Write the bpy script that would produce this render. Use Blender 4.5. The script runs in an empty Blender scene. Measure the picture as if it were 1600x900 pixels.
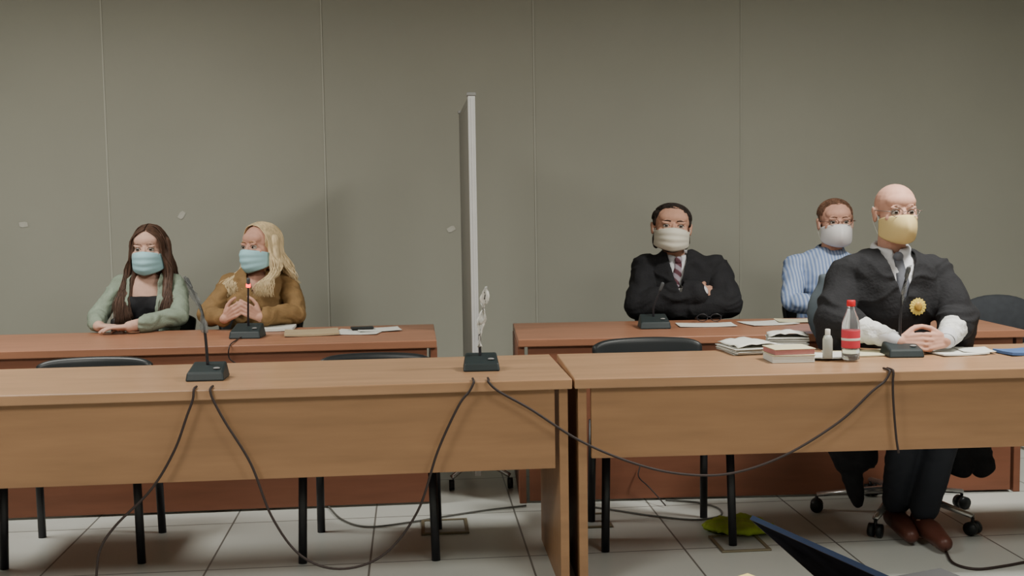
import bpy, bmesh, math, random
from mathutils import Vector, Matrix, noise, Euler
from mathutils.bvhtree import BVHTree
random.seed(4)
V=Vector; PI=math.pi
SC=bpy.context.scene; COL=SC.collection
F=1700.; CAMZ=1.33; YAW=.09; PITCH=math.atan(130/1700.); ROLL=.015
R=Matrix.Rotation(-YAW,3,'Z')@Matrix.Rotation(PI/2-PITCH,3,'X')@Matrix.Rotation(-ROLL,3,'Z')
FWD=V((math.sin(YAW),math.cos(YAW),0)); RGT=V((math.cos(YAW),-math.sin(YAW),0))
CP=V((0,0,CAMZ))
def ray(px,py): return R@V(((px-800)/F,-(py-450)/F,-1))
def atD(px,py,D):
    r=ray(px,py); return CP+r*(D/r.dot(FWD))
def atZ(px,py,z):
    r=ray(px,py); return CP+r*((z-CAMZ)/r.z)
def atY(px,py,y):
    r=ray(px,py); return CP+r*(y/r.y)
# ---------------- camera
cd=bpy.data.cameras.new('camera'); cam=bpy.data.objects.new('camera',cd); COL.objects.link(cam)
cam.matrix_world=Matrix.Translation(CP)@R.to_4x4(); cd.sensor_width=36; cd.lens=36*F/1600; cd.clip_start=.05
SC.camera=cam
# ---------------- materials
MC={}
def s2l(c): return tuple(((x/255)/12.92 if x/255<=.04045 else ((x/255+.055)/1.055)**2.4) for x in c)
def mat(name,c,rough=.6,var=.1,scale=9,metal=0,bump=0,bscale=60,emit=0,trans=0,alpha=1,sss=0,spec=.3,stretch=(1,1,1)):
    if name in MC: return MC[name]
    m=bpy.data.materials.new(name); m.use_nodes=True; nt=m.node_tree; b=nt.nodes['Principled BSDF']
    c=s2l(c)
    tc=nt.nodes.new('ShaderNodeTexCoord'); mp=nt.nodes.new('ShaderNodeMapping'); mp.inputs['Scale'].default_value=stretch
    nt.links.new(tc.outputs['Object'],mp.inputs['Vector'])
    nz=nt.nodes.new('ShaderNodeTexNoise'); nz.inputs['Scale'].default_value=scale; nz.inputs['Detail'].default_value=5
    nt.links.new(mp.outputs[0],nz.inputs['Vector'])
    cr=nt.nodes.new('ShaderNodeValToRGB'); cr.color_ramp.elements[0].position=.3; cr.color_ramp.elements[1].position=.7
    cr.color_ramp.elements[0].color=tuple(x*(1-var) for x in c)+(1,)
    cr.color_ramp.elements[1].color=tuple(min(1,x*(1+var)) for x in c)+(1,)
    nt.links.new(nz.outputs['Fac'],cr.inputs[0]); nt.links.new(cr.outputs[0],b.inputs['Base Color'])
    b.inputs['Roughness'].default_value=rough; b.inputs['Metallic'].default_value=metal
    b.inputs['Specular IOR Level'].default_value=spec
    if bump:
        n2=nt.nodes.new('ShaderNodeTexNoise'); n2.inputs['Scale'].default_value=bscale; nt.links.new(mp.outputs[0],n2.inputs['Vector'])
        bp=nt.nodes.new('ShaderNodeBump'); bp.inputs['Strength'].default_value=bump; bp.inputs['Distance'].default_value=.01
        nt.links.new(n2.outputs['Fac'],bp.inputs['Height']); nt.links.new(bp.outputs[0],b.inputs['Normal'])
    if emit: b.inputs['Emission Color'].default_value=c+(1,); b.inputs['Emission Strength'].default_value=emit
    if trans: b.inputs['Transmission Weight'].default_value=trans; b.inputs['IOR'].default_value=1.3
    if alpha<1: b.inputs['Alpha'].default_value=alpha
    if sss: b.inputs['Subsurface Weight'].default_value=sss; b.inputs['Subsurface Radius'].default_value=(.012,.005,.003); b.inputs['Subsurface Scale'].default_value=1
    MC[name]=m; return m
def stripes(name,c1,c2,scale,axis='X'):
    m=mat(name,c1,.85); nt=m.node_tree; b=nt.nodes['Principled BSDF']
    tc=nt.nodes['Texture Coordinate']
    w=nt.nodes.new('ShaderNodeTexWave'); w.bands_direction=axis; w.inputs['Scale'].default_value=scale; w.inputs['Distortion'].default_value=.4
    nt.links.new(tc.outputs['Object'],w.inputs['Vector'])
    r=nt.nodes.new('ShaderNodeValToRGB'); r.color_ramp.elements[0].position=.35; r.color_ramp.elements[1].position=.7
    nt.links.new(w.outputs['Fac'],r.inputs[0])
    mx=nt.nodes.new('ShaderNodeMixRGB'); mx.inputs[1].default_value=s2l(c1)+(1,); mx.inputs[2].default_value=s2l(c2)+(1,)
    nt.links.new(r.outputs[0],mx.inputs[0]); nt.links.new(mx.outputs[0],b.inputs['Base Color']); return m
def wood(name,c,rough=.4): return mat(name,c,rough,.11,3.2,stretch=(.8,7,7),spec=.35)
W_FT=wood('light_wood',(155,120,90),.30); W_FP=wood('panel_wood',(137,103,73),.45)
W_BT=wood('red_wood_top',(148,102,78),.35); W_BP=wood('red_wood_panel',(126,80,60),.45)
BLKPL=mat('black_plastic',(30,33,35),.38,.1); DKM=mat('dark_metal',(26,26,32),.4,.1,spec=.5); MIC=mat('mic_plastic',(34,42,44),.45)
CHROME=mat('chrome',(190,190,190),.25,.03,metal=.8); ALU=mat('aluminium',(200,200,200),.35,.04,metal=.15,spec=.6)
SCRP=mat('screen_panel',(118,116,108),.7,.03)
PAPER=mat('paper',(200,200,193),.8,.03); BEIGE=mat('folder_beige',(162,145,116),.8,.05); CREAM=mat('cream_paper',(194,188,158),.8,.04)
CABLE=mat('cable_dark',(46,36,34),.6,.1); CABLEG=mat('cable_grey',(84,84,80),.6,.1)
CLEAR=mat('clear_plastic',(225,232,235),.12,.02,trans=.9,spec=.5); SLEEVE=mat('plastic_film',(130,132,132),.4,.2,alpha=.45,spec=.3)
WHFILM=mat('white_film',(225,225,220),.25,.15,alpha=.75,spec=.8)
RED=mat('red_plastic',(190,34,42),.4,.05); REDL=mat('red_label',(190,56,70),.5,.1)
BLUE=mat('blue_card',(70,95,140),.6)
# ---------------- mesh helpers
def mkobj(name,me,parent=None):
    o=bpy.data.objects.new(name,me); COL.objects.link(o)
    if parent: o.parent=parent
    return o
def obj(name,bm,m,parent=None,smooth=False,bevel=0,solid=0,sub=0):
    bmesh.ops.recalc_face_normals(bm,faces=bm.faces)
    me=bpy.data.meshes.new(name); bm.to_mesh(me); bm.free()
    for mm in (m if isinstance(m,(list,tuple)) else [m]): me.materials.append(mm)
    if smooth:
        for p in me.polygons: p.use_smooth=True
    o=mkobj(name,me,parent)
    if solid: s=o.modifiers.new('s','SOLIDIFY'); s.thickness=solid
    if bevel: b=o.modifiers.new('b','BEVEL'); b.width=bevel; b.segments=2; b.limit_method='ANGLE'
    if sub: s=o.modifiers.new('u','SUBSURF'); s.levels=sub; s.render_levels=sub
    return o
def tag(o,label,cat,group=None):
    o['label']=label; o['category']=cat
    if group: o['group']=group
    return o
def thing(name,label,cat,loc=(0,0,0),rz=0,group=None):
    o=bpy.data.objects.new(name,None); COL.objects.link(o); o.location=loc; o.rotation_euler=(0,0,rz); o.empty_display_size=.1
    return tag(o,label,cat,group)
def struct(name,bm,m):
    o=obj(name,bm,m); o['kind']='structure'; return o
def dup(root,loc,rz,label,zs=1):
    r=root.copy(); COL.objects.link(r); r.location=loc; r.rotation_euler=(0,0,rz); r['label']=label; r.scale=(1,1,zs)
    for ch in list(root.children):
        c=ch.copy(); COL.objects.link(c); c.parent=r
        for g in ch.children:
            d=g.copy(); COL.objects.link(d); d.parent=c
    return r
def box(bm,c,s,rot=None):
    M=Matrix.Translation(c)@(rot.to_4x4() if rot else Matrix.Identity(4))@Matrix.Diagonal((s[0],s[1],s[2],1))
    bmesh.ops.create_cube(bm,size=1,matrix=M)
def ell(bm,c,r,rot=None,u=20,v=14):
    M=Matrix.Translation(c)@(rot.to_4x4() if rot else Matrix.Identity(4))@Matrix.Diagonal((r[0],r[1],r[2],1))
    return bmesh.ops.create_uvsphere(bm,u_segments=u,v_segments=v,radius=1,matrix=M)['verts']
def cat(pts,n=6):
    P=[V(p) for p in pts]
    if len(P)<3: return P
    P=[P[0]*2-P[1]]+P+[P[-1]*2-P[-2]]; out=[]
    for i in range(1,len(P)-2):
        for k in range(n):
            t=k/n; a,b,c,d=P[i-1:i+3]
            out.append(.5*((2*b)+(c-a)*t+(2*a-5*b+4*c-d)*t*t+(3*b-a-3*c+d)*t**3))
    out.append(P[-2]); return out
def tube(bm,pts,rad,seg=8,flat=1.0,up=None):
    P=[V(p) for p in pts]; n=len(P)
    if not hasattr(rad,'__len__'): rad=[rad]*n
    T=[(P[min(i+1,n-1)]-P[max(i-1,0)]).normalized() for i in range(n)]
    a=V(up) if up else (V((0,0,1)) if abs(T[0].z)<.9 else V((1,0,0)))
    N=(a-T[0]*a.dot(T[0])).normalized(); rings=[]
    for i in range(n):
        N=(N-T[i]*N.dot(T[i]))
        N=N.normalized() if N.length>1e-6 else T[i].orthogonal().normalized()
        B=T[i].cross(N)
        rings.append([bm.verts.new(P[i]+(N*math.cos(2*PI*k/seg)*flat+B*math.sin(2*PI*k/seg))*rad[i]) for k in range(seg)])
    for i in range(n-1):
        for k in range(seg): bm.faces.new((rings[i][k],rings[i][(k+1)%seg],rings[i+1][(k+1)%seg],rings[i+1][k]))
    bm.faces.new(rings[0][::-1]); bm.faces.new(rings[-1])
def cap(bm,p0,p1,r0,r1,seg=16):
    p0=V(p0);p1=V(p1); d=(p1-p0); L=d.length
    if L<1e-5: ell(bm,p0,(r0,)*3); return
    d/=L; pts=[];rs=[]
    for k in range(1,5):
        a=PI/2*(1-k/5.); pts.append(p0-d*r0*math.sin(a)); rs.append(r0*math.cos(a))
    pts.append(p0);rs.append(r0);pts.append(p1);rs.append(r1)
    for k in range(1,5):
        a=PI/2*k/5.; pts.append(p1+d*r1*math.sin(a)); rs.append(r1*math.cos(a))
    tube(bm,pts,rs,seg)
def chain(bm,pts,rs,seg=14):
    for i in range(len(pts)-1): cap(bm,pts[i],pts[i+1],rs[i],rs[i+1],seg)
def lathe(bm,prof,seg=28,c=(0,0,0)):
    c=V(c); rings=[[bm.verts.new(c+V((r*math.cos(2*PI*k/seg),r*math.sin(2*PI*k/seg),z))) for k in range(seg)] for r,z in prof]
    for i in range(len(rings)-1):
        for k in range(seg): bm.faces.new((rings[i][k],rings[i][(k+1)%seg],rings[i+1][(k+1)%seg],rings[i+1][k]))
    bm.faces.new(rings[0][::-1]); bm.faces.new(rings[-1])
B=bmesh.new
def organic(name,bm,m,parent,vox=.006,sm=8,fold=0,ff=11,cut=None,solid=0):
    bmesh.ops.recalc_face_normals(bm,faces=bm.faces)
    me=bpy.data.meshes.new('t'); bm.to_mesh(me); bm.free()
    o=bpy.data.objects.new('t',me); COL.objects.link(o)
    a=o.modifiers.new('r','REMESH'); a.mode='VOXEL'; a.voxel_size=vox
    s=o.modifiers.new('s','SMOOTH'); s.iterations=sm; s.factor=.5
    dg=bpy.context.evaluated_depsgraph_get(); me2=bpy.data.meshes.new_from_object(o.evaluated_get(dg))
    bpy.data.objects.remove(o); bpy.data.meshes.remove(me)
    b=bmesh.new(); b.from_mesh(me2); b.normal_update()
    if fold:
        for v in b.verts:
            c=v.co; q=c*ff
            n1=noise.noise(q); n2=noise.noise(V((c.x*5+7,c.y*5,c.z*17+n1*1.5))); n3=noise.noise(V((c.x*20,c.y*14,c.z*6+3)))
            v.co=c+v.normal*fold*(n1*.7+(1-2*abs(n2))*.6+n3*.4)
    if cut:
        bmesh.ops.delete(b,geom=[v for v in b.verts if cut(v.co)],context='VERTS')
        for it in range(5):
            bd=[v for v in b.verts if v.is_boundary]; nw={}
            for v in bd:
                ns=[e.other_vert(v).co for e in v.link_edges if e.is_boundary]
                if len(ns)==2: nw[v]=v.co*.5+(ns[0]+ns[1])*.25
            for v,c in nw.items(): v.co=c
    b.to_mesh(me2); bvh=BVHTree.FromBMesh(b); b.free()
    me2.name=name
    me2.materials.clear(); me2.materials.append(m)
    for p in me2.polygons: p.use_smooth=True; p.material_index=0
    ob=mkobj(name,me2,parent)
    if solid: s=ob.modifiers.new('s','SOLIDIFY'); s.thickness=solid; s.offset=-1
    return ob,bvh
# ---------------- room
WY=6.9; XL,XR,YB,ZC=-4.6,5.2,-1.8,2.95
WALL=mat('wall_grey',(152,151,140),.75,.035,1.2); WALL2=mat('wall_light',(190,188,178),.8,.03,1.2)
bm=B(); box(bm,((XL+XR)/2,WY+.05,ZC/2),(XR-XL+.2,.1,ZC)); struct('wall_back',bm,WALL)
bm=B(); box(bm,(XL-.05,(WY+YB)/2,ZC/2),(.1,WY-YB,ZC)); struct('wall_left',bm,WALL)
bm=B(); box(bm,(XR+.05,(WY+YB)/2,ZC/2),(.1,WY-YB,ZC)); struct('wall_right',bm,WALL)
bm=B(); box(bm,((XL+XR)/2,YB-.05,ZC/2),(XR-XL+.2,.1,ZC)); struct('wall_front',bm,WALL2)
bm=B(); box(bm,((XL+XR)/2,(WY+YB)/2,ZC+.05),(XR-XL,WY-YB,.1)); struct('ceiling',bm,mat('ceiling_paint',(185,183,173),.9,.03))
# floor with 0.6 m tiles
fm=mat('floor_tile',(176,178,176),.35,.05,3); nt=fm.node_tree
br=nt.nodes.new('ShaderNodeTexBrick'); br.offset=0; br.inputs['Scale'].default_value=1; br.inputs['Brick Width'].default_value=.6; br.inputs['Row Height'].default_value=.6
br.inputs['Mortar Size'].default_value=.004; br.inputs['Mortar Smooth'].default_value=.1
br.inputs['Color1'].default_value=s2l((174,177,172))+(1,); br.inputs['Color2'].default_value=s2l((184,186,180))+(1,); br.inputs['Mortar'].default_value=s2l((100,100,96))+(1,)
mp=nt.nodes['Mapping']; mp.inputs['Location'].default_value=(-(atZ(577,890,0).x%.6)+.6,.18,0); nt.links.new(mp.outputs[0],br.inputs['Vector'])
nt.links.new(br.outputs['Color'],nt.nodes['Principled BSDF'].inputs['Base Color'])
bm=B(); box(bm,((XL+XR)/2,(WY+YB)/2,-.05),(XR-XL+.2,WY-YB+.2,.1)); struct('floor',bm,fm)
bm=B(); box(bm,((XL+XR)/2,WY-.008,.04),(XR-XL,.016,.08)); struct('baseboard_back',bm,mat('skirting',(96,92,84),.5))
for i,(px,c) in enumerate(((-185,170),(168,170),(508,168),(836,166),(1157,155))):
    x=atY(px,260,WY).x; bm=B(); box(bm,(x,WY-.002,ZC/2+.04),(.009,.006,ZC-.08)); struct('trim_%d'%(i+1),bm,mat('seam_strip_%d'%c,(c,c-1,c-12),.6,.03))
for i,(px,py,a,d) in enumerate(((37,351,.1,'small white tape scrap on the wall at far left, level with the heads'),(284,336,1.0,'small tilted tape scrap on the wall between the two women'),(705,358,.5,'small white tape scrap on the wall beside the partition screen'))):
    p=atY(px,py,WY-.003); bm=B(); box(bm,(0,0,0),(.05,.002,.026)); bmesh.ops.subdivide_edges(bm,edges=bm.edges,cuts=2)
    for v in bm.verts: v.co.z+=.004*math.sin(v.co.x*160); v.co.y-=abs(v.co.x)*.06
    o=tag(obj('tape_scrap',bm,mat('tape',(180,178,168),.5)),d,'tape','tape scraps on the wall'); o.location=p; o.rotation_euler=(0,-a,0)
# lights
LP=mat('light_panel',(255,250,240),.5,.01,emit=1.5)
for i,(x,y,e,sz) in enumerate(((-2.1,4.3,80,.8),(2.3,3.5,118,.45),(-1.8,1.4,96,1.1),(1.9,1.2,66,1.1))):
    bm=B(); box(bm,(0,0,-.01),(1.18,1.18,.02)); t=thing('ceiling_light','square recessed ceiling light panel above the courtroom','light',(x,y,ZC),0,'ceiling light panels')
    obj('diffuser',bm,LP,t)
    bm=B()
    for s in (-1,1): box(bm,(s*.605,0,-.012),(.03,1.24,.024)); box(bm,(0,s*.605,-.012),(1.18,.03,.024))
    obj('frame',bm,ALU,t)
    l=bpy.data.lights.new('lamp','AREA'); l.size=sz; l.energy=e; l.color=(1,.985,.91); lo=bpy.data.objects.new('lamp',l); COL.objects.link(lo); lo.location=(x,y,ZC-.05)
# ---------------- desks
def desk(label,p,rz,w,dep,zt,zm,mt,mp_,inset=.02,side_in=.03,left_origin=True,zh=.74):
    t=thing('desk',label,'desk',(p.x,p.y,0),rz)
    x0,x1=(0,w) if left_origin else (-w,0)
    bm=B(); box(bm,((x0+x1)/2,dep/2,zh-.0175),(w-.004,dep,.035)); obj('tabletop',bm,mt,t,bevel=.004)
    bm=B(); ph=zh-.035-zm; box(bm,((x0+x1)/2,inset+.01+.0,zm+ph/2),(w-2*side_in-.06,.02,ph)); obj('modesty_panel',bm,mp_,t,bevel=.002)
    for xs in (x0+side_in,x1-side_in):
        bm=B(); box(bm,(xs,dep/2,(zh-.035)/2),(.03,dep-.04,zh-.035)); obj('side_panel',bm,mp_,t,bevel=.002)
    return t
pJ=atZ(895,592,.74)
desk('light wood desk in front row at left with two empty microphones on it',pJ,0,2.6,.62,.74,.43,W_FT,W_FP,left_origin=False)
pJ2=pJ+V((.004,0,0))
RZ2=-.035
desk('light wood desk in front row at right where the robed bald man sits',pJ2,RZ2,2.3,.62,.74,.46,W_FT,W_FP)
pb=atZ(688,787,0); desk('reddish wood desk in back row at left with the two women behind',pb+V((0,-.02,0)),0,2.6,.66,.74,.01,W_BT,W_BP,left_origin=False,side_in=.015)
pc=atZ(812,787,0); BR=atZ(1593,768,0); rzb=math.atan2(BR.y-pc.y,BR.x-pc.x)
desk('reddish wood desk in back row at right with two seated men behind',pc+V((0,-.02,0)),rzb,(BR-pc).length,.66,.74,.01,W_BT,W_BP,side_in=.015)
# ---------------- chairs
def chair(label,loc,rz,group):
    t=thing('chair',label,'chair',loc,rz,group)
    bm=B(); box(bm,(0,-.01,.455),(.46,.43,.03)); bmesh.ops.subdivide_edges(bm,edges=bm.edges,cuts=6,use_grid_fill=True)
    for v in bm.verts:
        x,y=v.co.x/.23,(v.co.y+.01)/.215
        v.co.z+=-.02*(1-x*x)*(1-y*y*.5); 
        if y<-.5: v.co.z-=.02*(-y-.5)**1.5
        v.co.x*=1-.06*abs(y)**3
    obj('seat',bm,BLKPL,t,smooth=True,sub=1)
    bm=B(); n=20; m=8; g=[]
    for i in range(n+1):
        row=[]
        for j in range(m+1):
            u=-1+2*i/n; vv=j/m; hw=.24-.02*(1-vv)
            top=.770-.02*abs(u)**8-.008*u*u; bot=.57+.02*abs(u)**5
            row.append(bm.verts.new((u*hw*(1-.02*(abs(vv-.5)*2)**6),.205+.03*vv-.04*u*u,bot+(top-bot)*vv)))
        g.append(row)
    for i in range(n):
        for j in range(m): bm.faces.new((g[i][j],g[i+1][j],g[i+1][j+1],g[i][j+1]))
    obj('backrest',bm,BLKPL,t,smooth=True,solid=.034,sub=1)
    for s in (-1,1):
        bm=B(); tube(bm,[(s*.25,-.20,0),(s*.24,-.185,.44)],.0125,12,1.3); obj('leg',bm,DKM,t,smooth=True)
        bm=B(); tube(bm,[(s*.24,.19,0),(s*.235,.165,.44)],.0125,12,1.3); obj('leg',bm,DKM,t,smooth=True)
        bm=B(); tube(bm,cat([(s*.21,.15,.44),(s*.205,.2,.5),(s*.2,.215,.6),(s*.19,.225,.66)]),.011,10); obj('back_post',bm,DKM,t,smooth=True)
    bm=B(); tube(bm,[(-.235,-.18,.43),(.235,-.18,.43)],.011,10)
    tube(bm,[(-.235,.16,.43),(.235,.16,.43)],.011,10)
    for s in (-1,1): tube(bm,[(s*.235,-.185,.43),(s*.235,.165,.43)],.011,10)
    obj('seat_frame',bm,DKM,t,smooth=True)
    return t
def fl(px,D): p=atD(px,850,D); return V((p.x,p.y,0))
G='black plastic chairs behind the front desks'
c0=chair('black plastic chair behind front desk, leftmost, in front of the woman in green',fl(139,4.2),0,G); c0.scale=(1,1,.955)
dup(c0,fl(586,4.2),-.07,'black plastic chair behind front desk, nearest to the partition screen on its left',.955)
dup(c0,fl(1028,4.3),0.0,'black plastic chair behind front desk, in front of man with crossed arms',1)
def backchair(px,D,rz,label):
    d=dup(c0,fl(px,D),rz,label); d['group']='chairs in the back row'; return d
# ---------------- people
SK1=mat('skin_light',(188,152,136),.7,.07,26,spec=.2); SK2=mat('skin_tan',(178,136,116),.7,.08,26,spec=.2); SK3=mat('skin_rosy',(184,140,122),.65,.08,26,spec=.22)
EW=mat('eye_white',(176,168,160),.3,.02); EI=mat('eye_iris',(44,32,26),.2,.05)
def norm(v): return V(v).normalized()
def hand(bm,w,d,n,s,sc=1,curl=.35,spread=0):
    w=V(w); d=norm(d); n=V(n); n=(n-d*n.dot(d)).normalized(); s=V(s); s=(s-d*s.dot(d)-n*s.dot(n)).normalized()
    for k in range(4):
        o=.027-.018*k
        cap(bm,w+s*o*.55*sc+d*.01*sc,w+d*(.086-.004*abs(k-1))*sc+s*o*sc,.0135*sc,.0105*sc,10)
    cap(bm,w+d*.03*sc+s*.015*sc+n*.006*sc,w+d*.055*sc-s*.01*sc+n*.004*sc,.017*sc,.015*sc,10)
    for k,L in enumerate((.070,.078,.072,.056)):
        o=.0275-.0190*k; p=w+d*(.088-.004*abs(k-1))*sc+s*o*sc; a=curl*.6+.05*k; r=.0086 if k<3 else .0076
        dd=d+s*spread*(1.5-k)
        for f,rr in ((.46,.95),(.3,.88),(.24,.8)):
            q=p+(dd.normalized()*math.cos(a)+n*math.sin(a))*L*f*sc; cap(bm,p,q,r*sc,r*rr*sc,10); p=q; a+=curl
            r*=.94
    p=w+d*.025*sc+s*.022*sc; dr=[(d*.75+s*.75+n*.25),(d*.95+s*.35+n*.35),(d*1+s*.05+n*.45)]
    for v,L,r0,r1 in zip(dr,(.042,.032,.027),(.014,.011,.0098),(.011,.0098,.0085)):
        q=p+v.normalized()*L*sc; cap(bm,p,q,r0*sc,r1*sc,10); p=q
def head_bm(bm,Mh,fem=False):
    R3=Mh.to_3x3()
    def e(c,r): ell(bm,Mh@V(c),r,R3)
    k=.95 if fem else 1
    e((0,.012,.033),(.078*k,.095,.080)); e((0,-.02,-.03),(.069*k,.070,.085)); e((0,-.045,-.088),(.044*k,.038,.031)); e((0,-.045,.042),(.062*k,.042,.038))
    for s in (-1,1):
        e((s*.042*k,-.01,-.075),(.028,.05,.034)); e((s*.045,-.058,-.025),(.021,.018,.018))
        e((s*.030,-.078,.020),(.024,.008,.005 if fem else .007)); e((s*.080*k,.012,-.012),(.009,.018,.031)); e((s*.085*k,.02,.006),(.006,.015,.016))
        e((s*.031,-.0770,.0125),(.0175,.0095,.0045)); e((s*.031,-.0750,-.0118),(.0155,.009,.0042)); e((s*.011,-.098,-.036),(.009,.011,.008))
    chain(bm,[Mh@V((0,-.08,.008)),Mh@V((0,-.094,-.015)),Mh@V((0,-.104,-.032))],[.009,.0105,.0125])
    e((0,-.087,-.060),(.023,.008,.005)); e((0,-.086,-.069),(.019,.008,.006))
LASH=mat('eyelash',(50,36,30),.7)
def eyes(t,Mh,look=(0,-1,0)):
    lk=norm(look)
    for s in (-1,1):
        bm=B(); c=V((s*.031,-.0728,.0)); vs=ell(bm,c,(.0130,)*3,None,24,16)
        for f in bm.faces:
            dd=(f.calc_center_median()-c).normalized()
            if dd.dot(lk)>.88: f.material_index=1
        bmesh.ops.transform(bm,matrix=Mh,verts=bm.verts); e=obj('eye',bm,[EW,EI],t,smooth=True)
        bm=B(); tube(bm,[Mh@V(p) for p in cat([(s*.015,-.0835,.002),(s*.024,-.0885,.0075),(s*.034,-.0885,.0085),(s*.047,-.079,.002)])],[.0008]+[.0014]*17+[.0008],6); obj('eyelash',bm,LASH,e,smooth=True)
def brows(t,Mh,m,th=.004):
    for s in (-1,1):
        bm=B(); tube(bm,[Mh@V(p) for p in cat([(s*.012,-.0870,.0245),(s*.028,-.0870,.0275),(s*.047,-.0755,.022)])],[th*.8]*6+[th]*6+[th*.4],8,.7); obj('eyebrow',bm,m,t,smooth=True)
def facemask(t,Mh,m,kind):
    bm=B(); nu,nv=32,18; g=[]
    for j in range(nv+1):
        v=j/nv; row=[]
        for i in range(nu+1):
            u=-1+2*i/nu; a=u*PI/2*.97
            zc=-.008-.120*v; zs=-.030-.060*v; w=abs(u)**(1.3 if kind=='surgical' else 1.6); z=zc*(1-w)+zs*w
            if kind=='surgical': yc=-.112+.022*v-.020*math.sin(PI*v)**.5; p=1.2; dy=.0022*math.sin(v*7*PI)*(1-u*u)
            else: yc=-.110+.022*v-.036*math.sin(PI*v)**.8; p=1.5; dy=-.008*math.exp(-(u/.08)**2)*math.sin(PI*v)
            y=-.014+(yc+.014)*max(0,math.cos(a))**p+dy
            row.append(bm.verts.new(Mh@V((.0765*math.sin(a),y,z))))
        g.append(row)
    for j in range(nv):
        for i in range(nu): bm.faces.new((g[j][i],g[j][i+1],g[j+1][i+1],g[j+1][i]))
    o=obj('face_mask',bm,m,t,smooth=True,solid=.002)
    for s in (-1,1):
        bm=B(); tube(bm,[Mh@V(p) for p in cat([(s*.0765,-.016,-.032),(s*.080,.0,-.004),(s*.086,.024,.022),(s*.084,.036,-.005),(s*.080,.028,-.045),(s*.0765,-.012,-.088)])],.0012,6); obj('ear_loop',bm,PAPER,o,smooth=True)
def glasses(t,Mh,m):
    bm=B()
    for s in (-1,1):
        c=V((s*.032,-.101,-.000)); pts=[Mh@(c+V((.024*math.cos(a),.004*abs(math.cos(a))*1.0,.017*math.sin(a)))) for a in [2*PI*k/20 for k in range(21)]]
        tube(bm,pts,.0015,6); tube(bm,[Mh@V(p) for p in ((s*.056,-.097,.004),(s*.08,-.07,.006),(s*.085,.01,.008),(s*.085,.03,-.01))],.0015,6)
    tube(bm,[Mh@V(p) for p in ((-.008,-.101,.002),(0,-.105,.005),(.008,-.101,.002))],.0015,6)
    obj('glasses',bm,m,t,smooth=True)
def torso(bm,J,m,w=1,bust=0,belly=0):
    ell(bm,J['pelvis'],(.165*w+m,.125+m,.11+m)); ell(bm,J['waist'],(.142*w+m,.108+m+belly,.14+m)); ell(bm,J['chest'],(.155*w+m,.108+m,.165+m))
    a,b,n=V(J['sh'][0]),V(J['sh'][1]),V(J['neck'])
    for s in (a,b):
        cap(bm,n*.62+s*.38+V((0,.01,-.04)),s*.92+n*.08+V((0,0,-.012)),.052+m*.7,.046+m*.6); cap(bm,V(J['chest'])+V((0,.01,.02)),s+V((0,0,-.06)),.10+m,.045+m*.7)
        cap(bm,n+V((0,.015,-.02)),s*.6+n*.4+V((0,.01,-.015)),.042+m*.6,.038+m*.6)
    if bust:
        for s in (-1,1): ell(bm,V(J['chest'])+V((s*.07,-.08,-.015)),(.058+m*.5,.046+m*.5,.058+m*.5))
def arms(bm,J,rs,end=1.0):
    for i in (0,1):
        s,e,w=V(J['sh'][i]),V(J['el'][i]),V(J['wr'][i]); w2=e.lerp(w,end); sm_=s.lerp(e,.5)
        chain(bm,[s+V((0,0,-.008)),sm_,e],[rs[0]*.95,rs[0]*.97,rs[1]]); chain(bm,[e,e.lerp(w2,.45),w2],[rs[1],rs[1]*.97,rs[2]])
def legs(bm,J,rs,end=1):
    for i in (0,1):
        h=V(J['pelvis'])+V(((-1,1)[i]*.09,-.02,-.02)); k,a=V(J['kn'][i]),V(J['an'][i]); a2=k.lerp(a,end)
        chain(bm,[h,k],[rs[0],rs[1]]); chain(bm,[k,k.lerp(a2,.35),a2],[rs[1],rs[1]*.95,rs[2]])
def person(label,px,D,J,skin,w=1,fem=False,head=(0,-.05,1.2),hrot=(0,0,0),hands=None,rz=0,hs=(1,1,1),look=(0,-1,0)):
    p=atD(px,500,D); t=thing('person',label,'person',(p.x,p.y,0),-YAW+rz)
    Mh=Matrix.Translation(head)@Euler(hrot).to_matrix().to_4x4()@Matrix.Diagonal((hs[0],hs[1],hs[2],1))
    J.setdefault('kn',[(-.12,-.44,.51),(.12,-.44,.51)]); J.setdefault('an',[(-.12,-.42,.09),(.12,-.42,.09)])
    bm=B(); torso(bm,J,-.008,w); arms(bm,J,(.042,.036,.026)); legs(bm,J,(.078,.052,.036)); head_bm(bm,Mh,fem)
    nb=V(J['neck'])+V((0,.02,-.05)); cap(bm,nb,Mh@V((0,.02,-.05)),.054 if not fem else .047,.056 if not fem else .043)
    sc=.9 if fem else 1
    for i,(d,n,s,c) in enumerate(hands): hand(bm,J['wr'][i],d,n,s,sc,c)
    for i in (0,1):
        a=V(J['an'][i]); chain(bm,[a,a+V((0,-.04,-.05)),a+V((0,-.16,-.065))],[.036,.033,.022])
    organic('body',bm,skin,t,.0036,3)
    eyes(t,Mh,look)
    return t,Mh
def shoes(t,J,m,dirs=((0,-1),(0,-1))):
    for i in (0,1):
        a=V(J['an'][i]); d=V((dirs[i][0],dirs[i][1],0)).normalized(); bm=B()
        z0=a.z-.09
        chain(bm,[V((a.x,a.y,z0+.09)),V((a.x,a.y,z0+.05))-d*.02],[.043,.045])
        chain(bm,[V((a.x,a.y,z0+.042))-d*.03,V((a.x,a.y,z0+.045))+d*.08,V((a.x,a.y,z0+.036))+d*.15,V((a.x,a.y,z0+.032))+d*.19],[.042,.043,.036,.031])
        o,_=organic('shoe',bm,m,t,.006,4)
        for v in o.data.vertices: v.co.z=max(v.co.z,z0+.002)
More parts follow.
